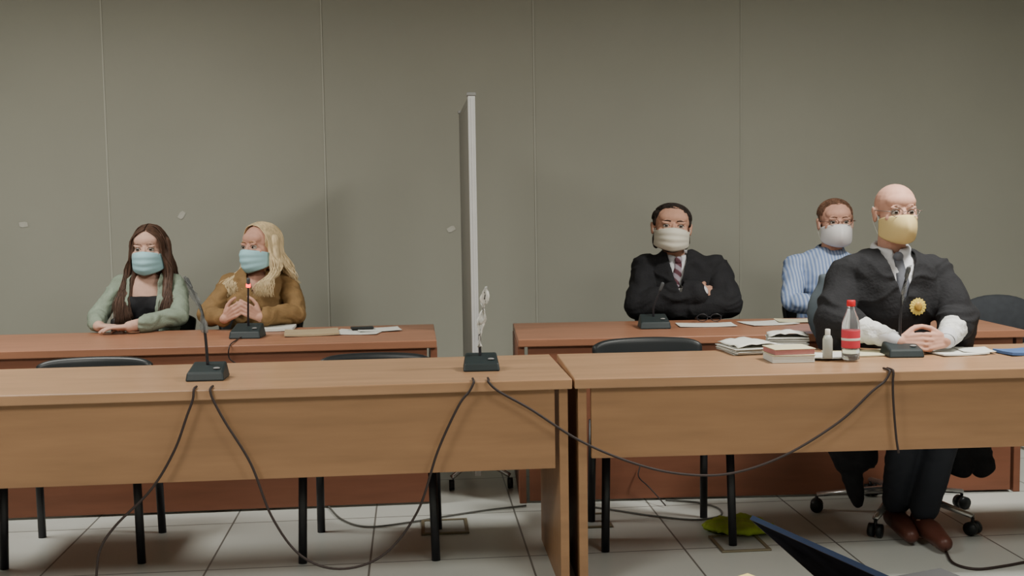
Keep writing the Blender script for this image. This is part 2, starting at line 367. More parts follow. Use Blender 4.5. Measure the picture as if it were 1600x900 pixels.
def trousers(t,J,m,rs=(.092,.068,.055),w=1):
    bm=B(); ell(bm,J['pelvis'],(.18*w,.14,.12)); legs(bm,J,rs,.93); organic('trousers',bm,m,t,.009,5,.006)
def collar(bm,n,r=.062,lift=.03):
    pts=[]
    for k in range(25):
        a=-PI/2+.22+(2*PI-.44)*k/24; f=(math.sin(a)+1)/2
        pts.append(V(n)+V((r*math.cos(a),.01+r*1.05*math.sin(a),-.005+lift*f)))
    tube(bm,pts,.013,10,1.5,up=(0,0,1))
def neckcut(J,r=.06,dz=0.0):
    n=V(J['neck'])
    return lambda c: c.z>n.z+dz-.02 and math.hypot(c.x-n.x,c.y-n.y-.015)<r
def vcut(xc,zv,zt,hw,ymax,w0=0):
    return lambda c: c.z>zv and c.y<ymax and abs(c.x-xc)<w0+(hw-w0)*min(1,(c.z-zv)/(zt-zv))
def front(bvh,x,z):
    h=bvh.ray_cast(V((x,-1.5,z)),V((0,1,0))); return h[0].y if h[0] else -.15
def tie(t,bvh,xs,m,w=.034):
    bm=B(); rows=[]
    n=len(xs)-1
    for i,(x,z) in enumerate(xs):
        f=i/n; hw=(.017 if i==0 else .013+(w-.013)*f**.8); y=front(bvh,x,z)-.006-(.01 if i==0 else 0)
        rows.append([bm.verts.new((x+s*hw,y+abs(s)*.004,z)) for s in (-1,-.5,0,.5,1)])
    x,z=xs[-1]; y=front(bvh,x,z)-.006; rows.append([bm.verts.new((x+s*.004,y,z-.04)) for s in (-1,-.5,0,.5,1)])
    for a,b in zip(rows,rows[1:]):
        for k in range(4): bm.faces.new((a[k],a[k+1],b[k+1],b[k]))
    o=obj('tie',bm,m,t,smooth=True,solid=.005); 
    bm=B(); x,z=xs[0]; ell(bm,(x,front(bvh,x,z)-.014,z+.004),(.02,.013,.02)); obj('knot',bm,m,o,smooth=True)
def strand(bm,pts,r,n=3,seg=4):
    P=cat(pts,n); k=len(P); tube(bm,P,[r*(1 if i<k*.6 else max(.25,1-(i-k*.6)/(k*.4)*.8)) for i in range(k)],seg)
def longhair(t,Mh,m,N=260,L=1.0,wave=0,vol=0,seed=1,ymin=-.062,right=0,curtain=True,jit=.004):
    rnd=random.Random(seed); bm=B(); base=B()
    R3=Mh.to_3x3()
    ell(base,Mh@V((0,.028,.032)),(.080+vol,.092+vol,.085+vol*.6),R3)
    for s in (-1,1):
        ox=right if s>0 else 0
        chain(base,[Mh@V(p) for p in ((s*.07,.02,.03),(s*.078,.01,-.06),(s*.085+ox*.6,-.005,-.13),(s*.088+ox,-.07,-.13-.09*L),(s*.085+ox,-.10,-.13-.16*L))],[.03+vol*.6,.03+vol,.024+vol,.016,.008])
    chain(base,[Mh@V(p) for p in ((0,.05,.0),(0,.07,-.1),(0,.075,-.13-.1*L))],[.07,.075,.06])
    for k in range(N):
        s=rnd.choice((-1,1)); y0=rnd.uniform(ymin,.095); r=rnd.random(); r2=rnd.random()-.5; ox=right if s>0 else 0
        top=.037+vol*.6+.086*math.sqrt(max(0,1-((y0-.015)/.105)**2)); ex=vol
        pts=[V((s*.003,y0,top)),V((s*.045,y0+.002,top-.014)),V((s*(.080+ex),y0*.8+.004,.045+.2*(.03-abs(y0-.02)))),V((s*(.084+ex+.006*r),y0*.7+.004,-.03))]
        if curtain and y0<-.02:
            q=(-.02-y0)/.042; pts[1]=V((s*(.042-.004*q),y0-.006*q,top-.020)); pts[2]=V((s*(.080-.010*q),-.040-.026*q,.038)); pts[3]=V((s*(.082-.006*q),-.034-.022*q,-.03))
        if y0<.035:
            pts+=[V((s*(.088+ex+.02*r)+ox*.5,y0*.6-.0,-.1)),V((s*(.088+ex+.03*r)+ox,-.05-.03*r,-.12-.07*L)),V((s*(.085+.04*r+r2*.03)+ox,-.10-.02*r,-.13-.13*L)),V((s*(.078+.05*r+r2*.04)+ox,-.12-.02*r,-.13-.2*L-.04*r))]
        else:
            pts+=[V((s*(.085+ex+.02*r)+ox*.5,y0*.9+.01,-.1)),V((s*(.07+ex+.05*r)+ox,.08,-.13-.08*L)),V((s*(.05+.07*r)+ox,.095,-.13-.17*L))]
        ph=rnd.random()*2.5
        for i in range(4,len(pts)): pts[i]=pts[i]+V((s*wave*math.sin(i*2.1+ph)+rnd.uniform(-jit,jit)*(i-3),wave*.6*math.cos(i*2.4+ph)+rnd.uniform(-jit,jit),0))
        strand(bm,[Mh@p for p in pts],.0016+.001*rnd.random())
    o,_=organic('hair',base,m,t,.006,6,.003,20)
    obj('hair_strands',bm,m,o,smooth=True)
def shorthair(t,Mh,m,N=900,dz=0,fr=0,th=.004,seed=3,len_=.03,comb=(.8,-.2,-.1)):
    rnd=random.Random(seed); base=B(); R3=Mh.to_3x3(); c=V((0,.026+fr,.043+dz)); rr=V((.081+th,.090+th,.075+th))
    ell(base,Mh@c,rr,R3)
    for s in (-1,1): ell(base,Mh@V((s*.076,.0,.022)),(.007,.022,.022),R3)
    ell(base,Mh@V((0,.055,-.01)),(.066,.048,.045),R3)
    o,_=organic('hair',base,m,t,.005,3,.002,40)
    bm=B()
    for k in range(N):
        a=rnd.uniform(0,2*PI); z=rnd.uniform(.1,1); q=math.sqrt(1-z*z); d=V((q*math.cos(a),q*math.sin(a),z)); p=c+V((d.x*rr.x,d.y*rr.y,d.z*rr.z))
        if p.y<-.03 and p.z<.096+fr*2: continue
        cb=V(comb) if z>.5 else V((0,.5,-1)); cb=cb+V((rnd.uniform(-.6,.6),rnd.uniform(-.6,.6),0)); tg=(cb-d*cb.dot(d)).normalized()
        e=p+tg*len_; de=V(((e-c).x/rr.x,(e-c).y/rr.y,(e-c).z/rr.z)).normalized(); e=c+V((de.x*rr.x,de.y*rr.y,de.z*rr.z))
        if e.y<-.045 and e.z<.086: continue
        mi=(p+e)/2+d*.003
        strand(bm,[Mh@p,Mh@mi,Mh@(e+de*.002)],.0013,2)
    obj('hair_strands',bm,m,o,smooth=True)
def buttons(t,bvh,x,zs,m):
    for z in zs:
        bm=B(); ell(bm,(x,front(bvh,x,z)-.002,z),(.006,.003,.006),None,12,8); obj('button',bm,m,t,smooth=True)

DARKT=mat('dark_trousers',(34,36,44),.8); BLKS=mat('black_shoe',(26,24,24),.4)
# woman in green
J=dict(pelvis=(0,.03,.54),waist=(0,0,.69),chest=(0,-.03,.86),neck=(0.01,-.015,.985),sh=[(-.14,-.015,.955),(.14,-.015,.955)],el=[(-.215,-.17,.80),(.205,-.19,.80)],wr=[(-.14,-.35,.773),(.035,-.42,.777)])
t,Mh=person('person with long dark hair, light blue mask and open sage green cardigan',236,5.6,J,SK1,.85,True,(.022,-.05,1.133),(0,0,.03),
  [((1,-.12,-.03),(0,0,-1),(0,1,0),.18),((-1,-.1,-.03),(0,0,-1),(0,1,0),.2)],hs=(1.05,1.03,1.03))
bm=B(); torso(bm,J,.004,.88,1); nt_=neckcut(J,.07)
organic('top',bm,mat('black_top',(24,24,28),.8),t,.006,6,.003,cut=lambda c:nt_(c) or (c.z>.90 and c.y<.0 and abs(c.x)<.1) or c.z>.96)
bm=B(); torso(bm,J,.016,.87,1); arms(bm,J,(.047,.043,.040),.82)
cv=vcut(0.01,.5,.97,.07,-.02,.05); nc=neckcut(J,.072)
organic('cardigan',bm,mat('sage_fabric',(126,138,123),.9,.08,30,bump=.3,bscale=200),t,.006,6,.012,15,cut=lambda c:cv(c) or nc(c),solid=.005)
trousers(t,J,DARKT,w=.95); shoes(t,J,BLKS)
HB=mat('hair_brown',(76,55,44),.6,.35,30,stretch=(3,3,.4)); longhair(t,Mh,HB,1000,1.0,.003,.001)
brows(t,Mh,HB,.003); facemask(t,Mh,mat('mask_blue',(150,190,198),.8,.03),'surgical')
# blonde woman
J=dict(pelvis=(0,.03,.54),waist=(0,0,.69),chest=(0,-.03,.865),neck=(0.01,-.015,.985),sh=[(-.148,-.015,.952),(.152,-.015,.952)],el=[(-.22,-.19,.80),(.225,-.19,.80)],wr=[(-.09,-.36,.80),(.085,-.36,.805)])
t,Mh=person('person with wavy blonde hair, blue mask and mustard brown shirt, hands together',407,5.62,J,SK3,.92,True,(.022,-.05,1.135),(0,-.03,-.55),
  [((.62,-.35,.42),(.5,.6,.2),(.0,.5,.8),.5),((-.62,-.35,.42),(-.5,.6,.2),(0,.5,.8),.5)],hs=(1.05,1.03,1.03))
bm=B(); torso(bm,J,.016,.94,1); arms(bm,J,(.051,.047,.041),.86); collar(bm,V(J['neck'])+V((0,0,.0)),.066,.03)
cv=vcut(0.01,.90,.99,.045,-.02); nc=neckcut(J,.052)
_,bv=organic('shirt',bm,mat('mustard_fabric',(124,97,62),.8,.12,24,bump=.2,bscale=150),t,.006,6,.012,15,cut=lambda c:cv(c) or nc(c),solid=.004)
buttons(t,bv,0,(.87,.80,.73),BEIGE)
trousers(t,J,DARKT); shoes(t,J,BLKS)
HBL=mat('hair_blonde',(202,180,142),.6,.25,30,stretch=(3,3,.4)); longhair(t,Mh,HBL,1400,.35,.003,.002,5,-.045,.02,False,.012)
brows(t,Mh,mat('brow_light',(140,104,66),.7),.003); facemask(t,Mh,MC['mask_blue'],'surgical')
# man crossed arms
J=dict(pelvis=(0,.05,.54),waist=(0,.03,.70),chest=(0,.0,.89),neck=(-.02,-.0,1.04),sh=[(-.185,.01,.99),(.185,.01,.985)],el=[(-.225,-.14,.80),(.225,-.14,.80)],wr=[(.09,-.22,.875),(-.08,-.20,.80)])
t,Mh=person('person with short dark hair, white mask and black robe sitting with arms crossed',1064,5.75,J,SK2,1.08,False,(-.050,-.04,1.202),(-.06,.07,.02),
  [((.7,.85,-.1),(.1,.8,-.3),(0,.2,.9),.3),((-.9,.3,.1),(0,.9,0),(0,0,1),.3)],hs=(1.22,1.05,1.04),rz=-.06)
bm=B(); torso(bm,J,.006,1.08,0,.03); arms(bm,J,(.050,.044,.038),.97); collar(bm,J['neck'],.068)
nc=neckcut(J,.05)
_,bv=organic('shirt',bm,mat('white_shirt',(192,192,196),.8,.03),t,.006,6,.003,cut=nc)
tie(t,bv,[(-.02,1.025),(-.022,.99),(-.03,.95),(-.045,.91),(-.06,.87),(-.075,.83)],stripes('tie_red',(84,50,58),(140,130,140),9,'DIAGONAL'),.036)
bm=B(); torso(bm,J,.028,1.12,0,.03); arms(bm,J,(.074,.076,.060),.87)
cv=vcut(-.025,.87,1.05,.048,-.0); nc=neckcut(J,.072)
BLK=mat('black_robe',(29,29,32),.9,.15,20,bump=.25,bscale=90)
organic('robe',bm,BLK,t,.006,7,.017,9,cut=lambda c:cv(c) or nc(c),solid=.006)
trousers(t,J,DARKT,w=1.1); shoes(t,J,BLKS)
HD=mat('hair_dark',(42,34,30),.75,.3,40); shorthair(t,Mh,HD,1500,-.001,-.003,.003,3,.02); brows(t,Mh,HD,.004)
facemask(t,Mh,mat('mask_white',(198,194,180),.85,.03),'surgical')
R3=Mh.to_3x3(); bm=B()
for s in (-1,1): ell(bm,Mh@V((s*.062,-.002,-.066)),(.018,.034,.046),R3)
ell(bm,Mh@V((0,-.03,-.104)),(.045,.045,.026),R3); organic('beard',bm,HD,t,.004,2,.002,60)
# man blue shirt
J=dict(pelvis=(0,.03,.54),waist=(0,0,.70),chest=(0,-.03,.90),neck=(0.02,-.02,1.05),sh=[(-.175,-.015,.985),(.175,-.015,.985)],el=[(-.225,-.17,.80),(.235,-.17,.80)],wr=[(-.06,-.38,.775),(.1,-.36,.775)])
t,Mh=person('person with short reddish hair, glasses, white mask and blue striped shirt',1289,5.85,J,SK3,.95,False,(.036,-.06,1.213),(0,0,-.05),
  [((1,-.2,-.02),(0,0,-1),(0,1,0),.2),((-1,-.3,-.02),(0,0,-1),(0,1,0),.2)],hs=(1.08,1.03,1.03))
bm=B(); torso(bm,J,.016,.95); arms(bm,J,(.057,.050,.044),.9); collar(bm,J['neck']); nc=neckcut(J,.052)
_,bv=organic('shirt',bm,stripes('blue_stripes',(112,132,172),(160,174,200),18,'X'),t,.006,6,.012,12,cut=nc)
buttons(t,bv,0,(.98,.91,.84),PAPER)
trousers(t,J,mat('jeans',(44,58,84),.9)); shoes(t,J,BLKS)
HR=mat('hair_red',(100,72,56),.7,.3,40); shorthair(t,Mh,HR,1200,.0,-.003,.002,9,.018,(-.7,-.3,0)); brows(t,Mh,HR,.0035)
facemask(t,Mh,mat('mask_bright',(206,204,204),.85,.02),'ffp'); glasses(t,Mh,mat('glasses_frame',(90,70,60),.3))
# bald man in robe
J=dict(pelvis=(0,.03,.57),waist=(0,.01,.75),chest=(0,-.02,.95),neck=(.008,-.01,1.118),sh=[(-.18,-.01,1.045),(.185,-.01,1.045)],el=[(-.252,-.1,.855),(.245,-.1,.855)],wr=[(-.062,-.30,.79),(.125,-.29,.79)],
  kn=[(-.055,-.38,.53),(.09,-.40,.53)],an=[(.0,-.12,.10),(.070,-.22,.10)])
t,Mh=person('person with bald head, glasses, yellow mask and black robe with white lace cuffs',1387,4.4,J,SK3,1.05,False,(.012,-.045,1.279),(.02,0,.03),
  [((.95,-.18,.0),(.2,.9,-.25),(0,.25,1),.42),((-.95,-.22,.0),(-.2,.9,-.25),(0,.25,1),.5)],hs=(.99,1,.98))
bm=B(); torso(bm,J,.006,1.05); arms(bm,J,(.050,.044,.034),.95); collar(bm,J['neck'],.066,.035); nc=neckcut(J,.05)
_,bv=organic('shirt',bm,MC['white_shirt'],t,.006,6,.003,cut=nc)
tie(t,bv,[(.008,1.098),(.010,1.07),(.013,1.03),(.015,.99),(.015,.95)],mat('tie_grey',(86,88,96),.6,.1,60),.03)
bm=B(); torso(bm,J,.028,1.1); 
for i in (0,1):
    s,e,w=V(J['sh'][i]),V(J['el'][i]),V(J['wr'][i]); sx=(-1,1)[i]
    chain(bm,[s+V((0,0,-.01)),s.lerp(e,.5),e],[.062,.068,.074]); chain(bm,[e,e.lerp(w,.3)],[.074,.066]); chain(bm,[e+V((0,-.0,-.02)),e+V((-sx*.02,0.02,-.22))],[.07,.06])
    cap(bm,s.lerp(e,.4),V(J['chest'])+V((0,.02,-.12)),.06,.12)
    h=V(J['pelvis'])+V((sx*.1,-.02,0)); chain(bm,[h,V(J['kn'][i])],[.115,.085])
    # hanging skirts of the robe
chain(bm,[(-.2,.02,.55),(-.18,-.02,.38),(-.135,-.06,.10)],[.09,.085,.012]); chain(bm,[(-.13,-.02,.5),(-.12,-.04,.28)],[.07,.06]); chain(bm,[(.2,.02,.55),(.31,.0,.38),(.38,-.02,.24)],[.10,.08,.045]); chain(bm,[(.2,-.0,.5),(.29,-.03,.24)],[.08,.05])
cv=vcut(.012,.93,1.12,.068,-.01); nc=neckcut(J,.080)
_,bvr=organic('robe',bm,BLK,t,.006,10,.015,8,cut=lambda c:cv(c) or nc(c),solid=.006)
trousers(t,J,DARKT,(.09,.066,.055)); shoes(t,J,mat('brown_shoe',(78,46,38),.4),((-.05,-1),(.05,-1)))
LACE=mat('lace_white',(200,200,198),.9,.08,60,bump=.4,bscale=120)
for i in (0,1):
    e,w=V(J['el'][i]),V(J['wr'][i]); bm=B(); pts=[];rs=[]
    for k in range(13):
        f=.30+.60*k/12; pts.append(e.lerp(w,f)); rs.append(.056-.022*(k/12)+.003*math.sin(k*2.2))
    tube(bm,pts,rs,24); organic('lace_cuff',bm,LACE,t,.005,2,.006,30)
bm=B(); a=V(J['el'][1]).lerp(V(J['wr'][1]),.95); b=V(J['el'][1]).lerp(V(J['wr'][1]),1.02); tube(bm,[a,b],.031,20); w=obj('watch',bm,DKM,t,smooth=True)
GOLD=mat('gold',(204,180,92),.45,.1,60,metal=.1)
bx,bz=.066,.908; by=front(bvr,bx,bz)-.004; bm=B(); n=32
c1=bm.verts.new((bx,by-.010,bz)); ring=[bm.verts.new((bx+(.034 if k%2 else .029)*math.cos(2*PI*k/n),by-.004,bz+(.036 if k%2 else .031)*math.sin(2*PI*k/n))) for k in range(n)]
for k in range(n): bm.faces.new((c1,ring[k],ring[(k+1)%n]))
bd=obj('badge',bm,GOLD,t,solid=.003)
bm=B(); ell(bm,(bx,by-.010,bz),(.015,.006,.018)); obj('emblem',bm,mat('gold_dark',(170,134,62),.4,.2,90,metal=.2),bd,smooth=True)
facemask(t,Mh,mat('mask_yellow',(196,174,122),.85,.03),'ffp'); glasses(t,Mh,mat('glasses_thin',(120,110,105),.3,metal=.6)); brows(t,Mh,mat('brow_grey',(130,100,84),.7),.0025)
# chairs of the back row
backchair(236,5.68,-YAW,'black plastic chair that the person in the green cardigan sits on')
backchair(407,5.70,-YAW,'black plastic chair that the blonde person sits on')
backchair(1064,5.85,-YAW,'black plastic chair that the person with crossed arms sits on')
backchair(1298,5.93,-YAW,'black plastic chair that the person in the blue shirt sits on')
# empty padded armchair at right edge
GREY=mat('grey_upholstery',(58,61,66),.8,.1,30); GREYB=mat('grey_blue_upholstery',(74,82,88),.85,.08,30)
t=thing('office_chair','dark grey padded chair standing empty behind the desk at far right','chair',fl(1572,5.75),-.2)
bm=B(); ell(bm,(0,.22,.65),(.25,.05,.15)); organic('backrest',bm,GREY,t,.008,6)
bm=B(); ell(bm,(0,-.02,.46),(.25,.24,.05)); organic('seat',bm,GREY,t,.008,6)
for s in (-1,1):
    bm=B(); tube(bm,cat([(s*.25,.18,.48),(s*.29,.16,.62),(s*.29,-.05,.65),(s*.27,-.16,.62),(s*.25,-.14,.47)]),.014,10,1.4); obj('armrest',bm,BLKPL,t,smooth=True)
def starbase(t,r=.33,ph=0,hub=.42):
    bm=B(); cap(bm,(0,0,.09),(0,0,hub),.028,.022); obj('column',bm,BLKPL,t,smooth=True)
    for k in range(5):
        a=ph+2*PI*k/5; d=V((math.cos(a),math.sin(a),0)); bm=B(); tube(bm,[d*.02+V((0,0,.12)),d*r*.5+V((0,0,.10)),d*r+V((0,0,.075))],[.022,.018,.013],10,.8); l=obj('base_leg',bm,CHROME,t,smooth=True)
        bm=B(); s=V((-d.y,d.x,0))
        for q in (-1,1): tube(bm,[d*r+s*q*.006+V((0,0,.028)),d*r+s*q*.026+V((0,0,.028))],.027,18)
        tube(bm,[d*r+V((0,0,.03)),d*r+V((0,0,.07))],.007,8); obj('castor',bm,BLKPL,l,smooth=True)
starbase(t)
bm=B(); tube(bm,[(0,.05,.42),(0,.22,.45),(0,.25,.6)],.02,10,1.6); obj('back_bracket',bm,BLKPL,t,smooth=True)
t=thing('office_chair','grey blue swivel chair with chrome star base under the robed bald man','chair',fl(1403,4.48),-.1)
starbase(t,.33,.35)
bm=B(); ell(bm,(0,-.02,.455),(.24,.23,.035)); organic('seat',bm,GREYB,t,.008,5)
bm=B(); ell(bm,(-.105,.25,.84),(.225,.045,.20)); box(bm,(-.105,.25,.84),(.34,.045,.34)); organic('backrest',bm,GREYB,t,.010,24)
bm=B(); tube(bm,[(0,.05,.42),(-.05,.24,.43),(-.11,.29,.70)],.02,10,1.6); obj('back_bracket',bm,BLKPL,t,smooth=True)
# ---------------- partition screen
pf=atZ(747,762,0); t=thing('partition_screen','tall grey partition screen with aluminium frame standing between the back desks','screen',(pf.x,pf.y,0),0)
L=.95; H=1.83
bm=B(); box(bm,(0,L/2,H/2+.07),(.026,L-.05,H-.14)); obj('panel',bm,SCRP,t)
for y in (0,L):
    bm=B(); box(bm,(0,y,H/2+.03),(.032,.04,H-.06)); box(bm,(.0,y-.021,H/2+.03),(.008,.004,H-.08)); obj('post',bm,ALU if y==0 else SCRP,t,bevel=.005)
    bm=B(); box(bm,(0,y,H+.008),(.042,.046,.016)); obj('post_cap',bm,mat('grey_cap',(130,130,128),.5),t,bevel=.004)
    for s,q in ((-1,.125),(1,.15)):
        bm=B(); tube(bm,cat([(0,y,.11),(s*q*.5,y-.01,.10),(s*q,y-.03,.06)]),.012,10); l=obj('foot',bm,CHROME,t,smooth=True)
        bm=B(); tube(bm,[(s*q-.012,y-.03,.026),(s*q+.012,y-.03,.026)],.025,18); obj('castor',bm,BLKPL,l,smooth=True)
for z in (.13,H-.02):
    bm=B(); box(bm,(0,L/2,z),(.028,L-.04,.03)); obj('rail',bm,SCRP,t,bevel=.004)
# ---------------- microphones
def mic(label,p,rz,stem,z=.74,lit=False,sc=1):
    t=thing('microphone',label,'microphone',(p.x,p.y,z),rz)
    bm=B(); vs=[(-.066,-.06,0),(.066,-.06,0),(.066,.06,0),(-.066,.06,0),(-.062,-.05,.03),(.062,-.05,.03),(.056,.052,.056),(-.056,.052,.056)]
    q=[bm.verts.new(V(v)*sc) for v in vs]
    for f in ((0,3,2,1),(4,5,6,7),(0,1,5,4),(1,2,6,5),(2,3,7,6),(3,0,4,7)): bm.faces.new([q[i] for i in f])
    o=obj('base',bm,MIC,t,bevel=.006)
    bm=B(); ell(bm,V((.035,-.02,.04))*sc,(.012,.01,.004)); obj('button',bm,mat('button_grey',(120,120,120),.5),o,smooth=True)
    P=cat([V(s) for s in stem],8); bm=B(); tube(bm,P,[.0055-.0015*i/len(P) for i in range(len(P))],10); obj('gooseneck',bm,DKM,t,smooth=True)
    d=(P[-1]-P[-2]).normalized(); bm=B(); cap(bm,P[-1],P[-1]+d*.03,.0075,.0085,14); obj('microphone_head',bm,mat('mic_head',(70,72,74),.6),t,smooth=True)
    if lit: bm=B(); tube(bm,[P[-1]-d*.006,P[-1]+d*.008],.0105,16); obj('light_ring',bm,mat('red_light',(255,30,20),.4,.01,emit=6),t,smooth=True)
    return t,P
def film(t,P,m,i0,i1,w,seed,name='plastic_sleeve'):
    bm=B(); g=[]
    Q=list(P)+[P[-1]+(P[-1]-P[-2]).normalized()*.009*k for k in range(1,7)]
    for i in range(i0,i1):
        ww=w*(.65+.45*math.sin((i-i0)*.55+seed)); 
        g.append([bm.verts.new(Q[min(i,len(Q)-1)]+V((ww*s+.006*noise.noise(V((i*.7,s*2,seed))),-.010+.012*math.sin(s*5+i*.8)*.6,.01*noise.noise(V((i,s*3,9)))))) for s in (-1,-.5,0,.5,1)])
    for a,b in zip(g,g[1:]):
        for k in range(4): bm.faces.new((a[k],a[k+1],b[k+1],b[k]))
    obj(name,bm,m,t,smooth=True,solid=.001)
p1=atZ(325,592,.74); t,P=mic('desk microphone with tall grey gooseneck on front desk, leftmost',p1,-.02,[(-.003,.02,.04),(-.008,.02,.15),(-.018,.02,.24),(-.05,.01,.32)])
film(t,P,SLEEVE,9,30,.012,1)
p2=atZ(752,577,.74); t,P=mic('desk microphone wrapped in crumpled white plastic on front desk, before the partition screen',p2,-.04,[(-.003,.02,.04),(-.003,.02,.12),(.008,.015,.2),(.015,.0,.25)])
film(t,P,WHFILM,4,24,.013,3,'plastic_wrap'); film(t,P,WHFILM,12,31,.015,7,'plastic_wrap')
p3=atZ(1409,556,.74); t,P=mic('desk microphone on front desk in front of the robed bald man',p3,-YAW,[(0,.02,.04),(.0,.02,.14),(.008,.02,.24),(.018,.01,.30)])
film(t,P,SLEEVE,12,30,.006,5)
p4=atZ(387,527,.74); t4,P=mic('desk microphone with red light in front of the blonde person',p4,-YAW,[(0,.02,.04),(.006,.0,.12),(.018,-.03,.24)],lit=True,sc=1.1)
p5=atZ(1022,512,.74); t5,P=mic('desk microphone in front of the person with crossed arms',p5,-YAW,[(0,.02,.04),(.0,.01,.1),(.03,-.0,.18)],sc=1.1)
# ---------------- cables
Yf=pJ.y-.014
def cable(label,pts,r=.0042,m=CABLE,group='cables'):
    bm=B(); tube(bm,cat(pts,8),r,8); return tag(obj('cable',bm,m,smooth=True),label,'cable',group)
def hang(px,py,extra=0):
    y=Yf-extra-(0 if px<900 else .035*(px-900)/460)
    return atY(px,py,y)
def edge(px):
    P=hang(px,600); return [V((P.x,P.y+.05,.7455)),V((P.x,P.y+.012,.7455)),V((P.x,P.y+.001,.738))]
cable('dark cable hanging from leftmost front microphone down to the floor',edge(302)+[hang(301,625),hang(292,650),hang(272,705),hang(236,765),hang(180,822),hang(156,860),hang(150,905)])
cable('dark cable looping between leftmost front microphone and the white wrapped one',edge(328)+[hang(333,625),hang(352,660),hang(392,725),hang(425,808),hang(470,868),hang(530,889),hang(598,868),hang(652,800),hang(684,705),hang(716,635),hang(733,612)]+edge(740)[::-1])
cable('dark cable looping between white wrapped microphone and the robed man\'s microphone',edge(764)+[hang(780,612),hang(830,640),hang(905,688),hang(985,722),hang(1060,740),hang(1140,740),hang(1225,712),hang(1310,660),hang(1362,612),hang(1382,596)]+edge(1390)[::-1])
cable('short dark cable hanging straight down from the robed man\'s microphone',edge(1396)+[hang(1395,600),hang(1396,630),hang(1400,680),hang(1404,708)])
def flr(px,py,z=.006): return atZ(px,py,z)
cable('grey cable lying on the floor below the partition screen',[flr(512,790),flr(535,812),flr(575,823),flr(640,816),flr(700,806),flr(760,797),flr(822,790)],.004,CABLEG,'floor cables')
cable('grey cable lying on the floor under the front right desk',[flr(915,790),flr(960,797),flr(1020,806),flr(1085,812),flr(1125,806),flr(1122,794),flr(1090,785),flr(1040,781)],.004,CABLEG,'floor cables')
cable('thin dark cable looping down in front of back right desk panel',[flr(1040,790,.01),atD(1015,762,4.75),atD(998,745,4.75),atD(1000,728,4.77)],.003,CABLE,'floor cables')
cable('dark cable on the floor beside the robed man\'s shoes',[flr(1478,862),flr(1490,880),flr(1525,889),flr(1570,884),flr(1612,876)],.005,CABLE,'floor cables')
Yb=pb.y-.03
cable('small cable loop hanging from the red lit microphone',[p4+V((-.02,-.06,.008)),p4+V((-.03,-.12,.004)),V((p4.x-.03,Yb-.005,.742)),V((p4.x-.035,Yb-.008,.69)),V((p4.x+.0,Yb-.006,.66)),V((p4.x+.05,Yb-.006,.64))],.003,CABLE,'floor cables')
# ---------------- papers and things on desks
def sheet(name,label,catg,px,py,w,d,rz,m,z=.742,h=.0015,curl=.004,n=8,group=None):
    p=atZ(px,py,z); bm=B(); g=[]
    for i in range(n+1):
        for j in range(n+1):
            u,v=i/n-.5,j/n-.5; g.append(bm.verts.new((u*w,v*d,curl*(4*u*u)*(abs(v)+.3))))
    for i in range(n):
        for j in range(n): a=i*(n+1)+j; bm.faces.new((g[a],g[a+1],g[a+n+2],g[a+n+1]))
    bmesh.ops.recalc_face_normals(bm,faces=bm.faces)
    if bm.faces[0].normal.z<0: bmesh.ops.reverse_faces(bm,faces=bm.faces)
    me=bpy.data.meshes.new(name); bm.to_mesh(me); bm.free(); me.materials.append(m)
    o=mkobj(name,me); s=o.modifiers.new('s','SOLIDIFY'); s.thickness=h; s.offset=1
    o.location=(p.x,p.y,z); o.rotation_euler=(0,0,rz); return tag(o,label,catg,group)
sheet('folder','beige folder lying on the desk right of the red lit microphone','folder',487,521,.25,.22,.1,BEIGE,h=.008)
sheet('paper','white sheet on the back desk beside the beige folder','paper',560,519,.22,.2,-.2,PAPER)
sheet('paper','white sheet at the right end of the women\'s desk','paper',592,515,.2,.15,.15,PAPER,z=.745)
p=atZ(566,514,.748); bm=B(); box(bm,(0,0,.005),(.11,.06,.009)); o=obj('phone',bm,BLKPL,bevel=.004); o.location=(p.x,p.y,.749); o.rotation_euler=(0,0,.1); tag(o,'black phone lying on the white sheets on the back desk','phone')
sheet('notebook','open white notebook on the desk under the hands of the blonde person','notebook',418,515,.26,.18,.0,PAPER,h=.012)
sheet('paper','white sheet with eyeglasses on the desk near the crossed arms','paper',1103,508,.27,.16,-.1,PAPER)
p=atZ(1108,503,.745); t=thing('eyeglasses','pair of folded eyeglasses lying on the sheet on the back desk','glasses',(p.x,p.y,.762),-.1)
for s in (-1,1):
    bm=B(); tube(bm,[V((s*.033+.026*math.cos(a),0,.018*math.sin(a)+.004)) for a in [2*PI*k/20 for k in range(21)]],.002,6); obj('rim',bm,DKM,t,smooth=True)
    bm=B(); tube(bm,[(s*.06,0,.01),(s*.058,.06,-.005),(s*.03,.12,-.014)],.002,6); obj('temple',bm,DKM,t,smooth=True)
bm=B(); tube(bm,[(-.008,0,.008),(.008,0,.008)],.002,6); obj('bridge',bm,DKM,t,smooth=True)
sheet('paper','white sheet on the back desk before the blue shirt, on the left','paper',1200,505,.24,.18,.15,PAPER)
sheet('paper','cream sheet on the back desk before the blue shirt, on the right','paper',1245,501,.2,.15,-.15,CREAM,z=.745)
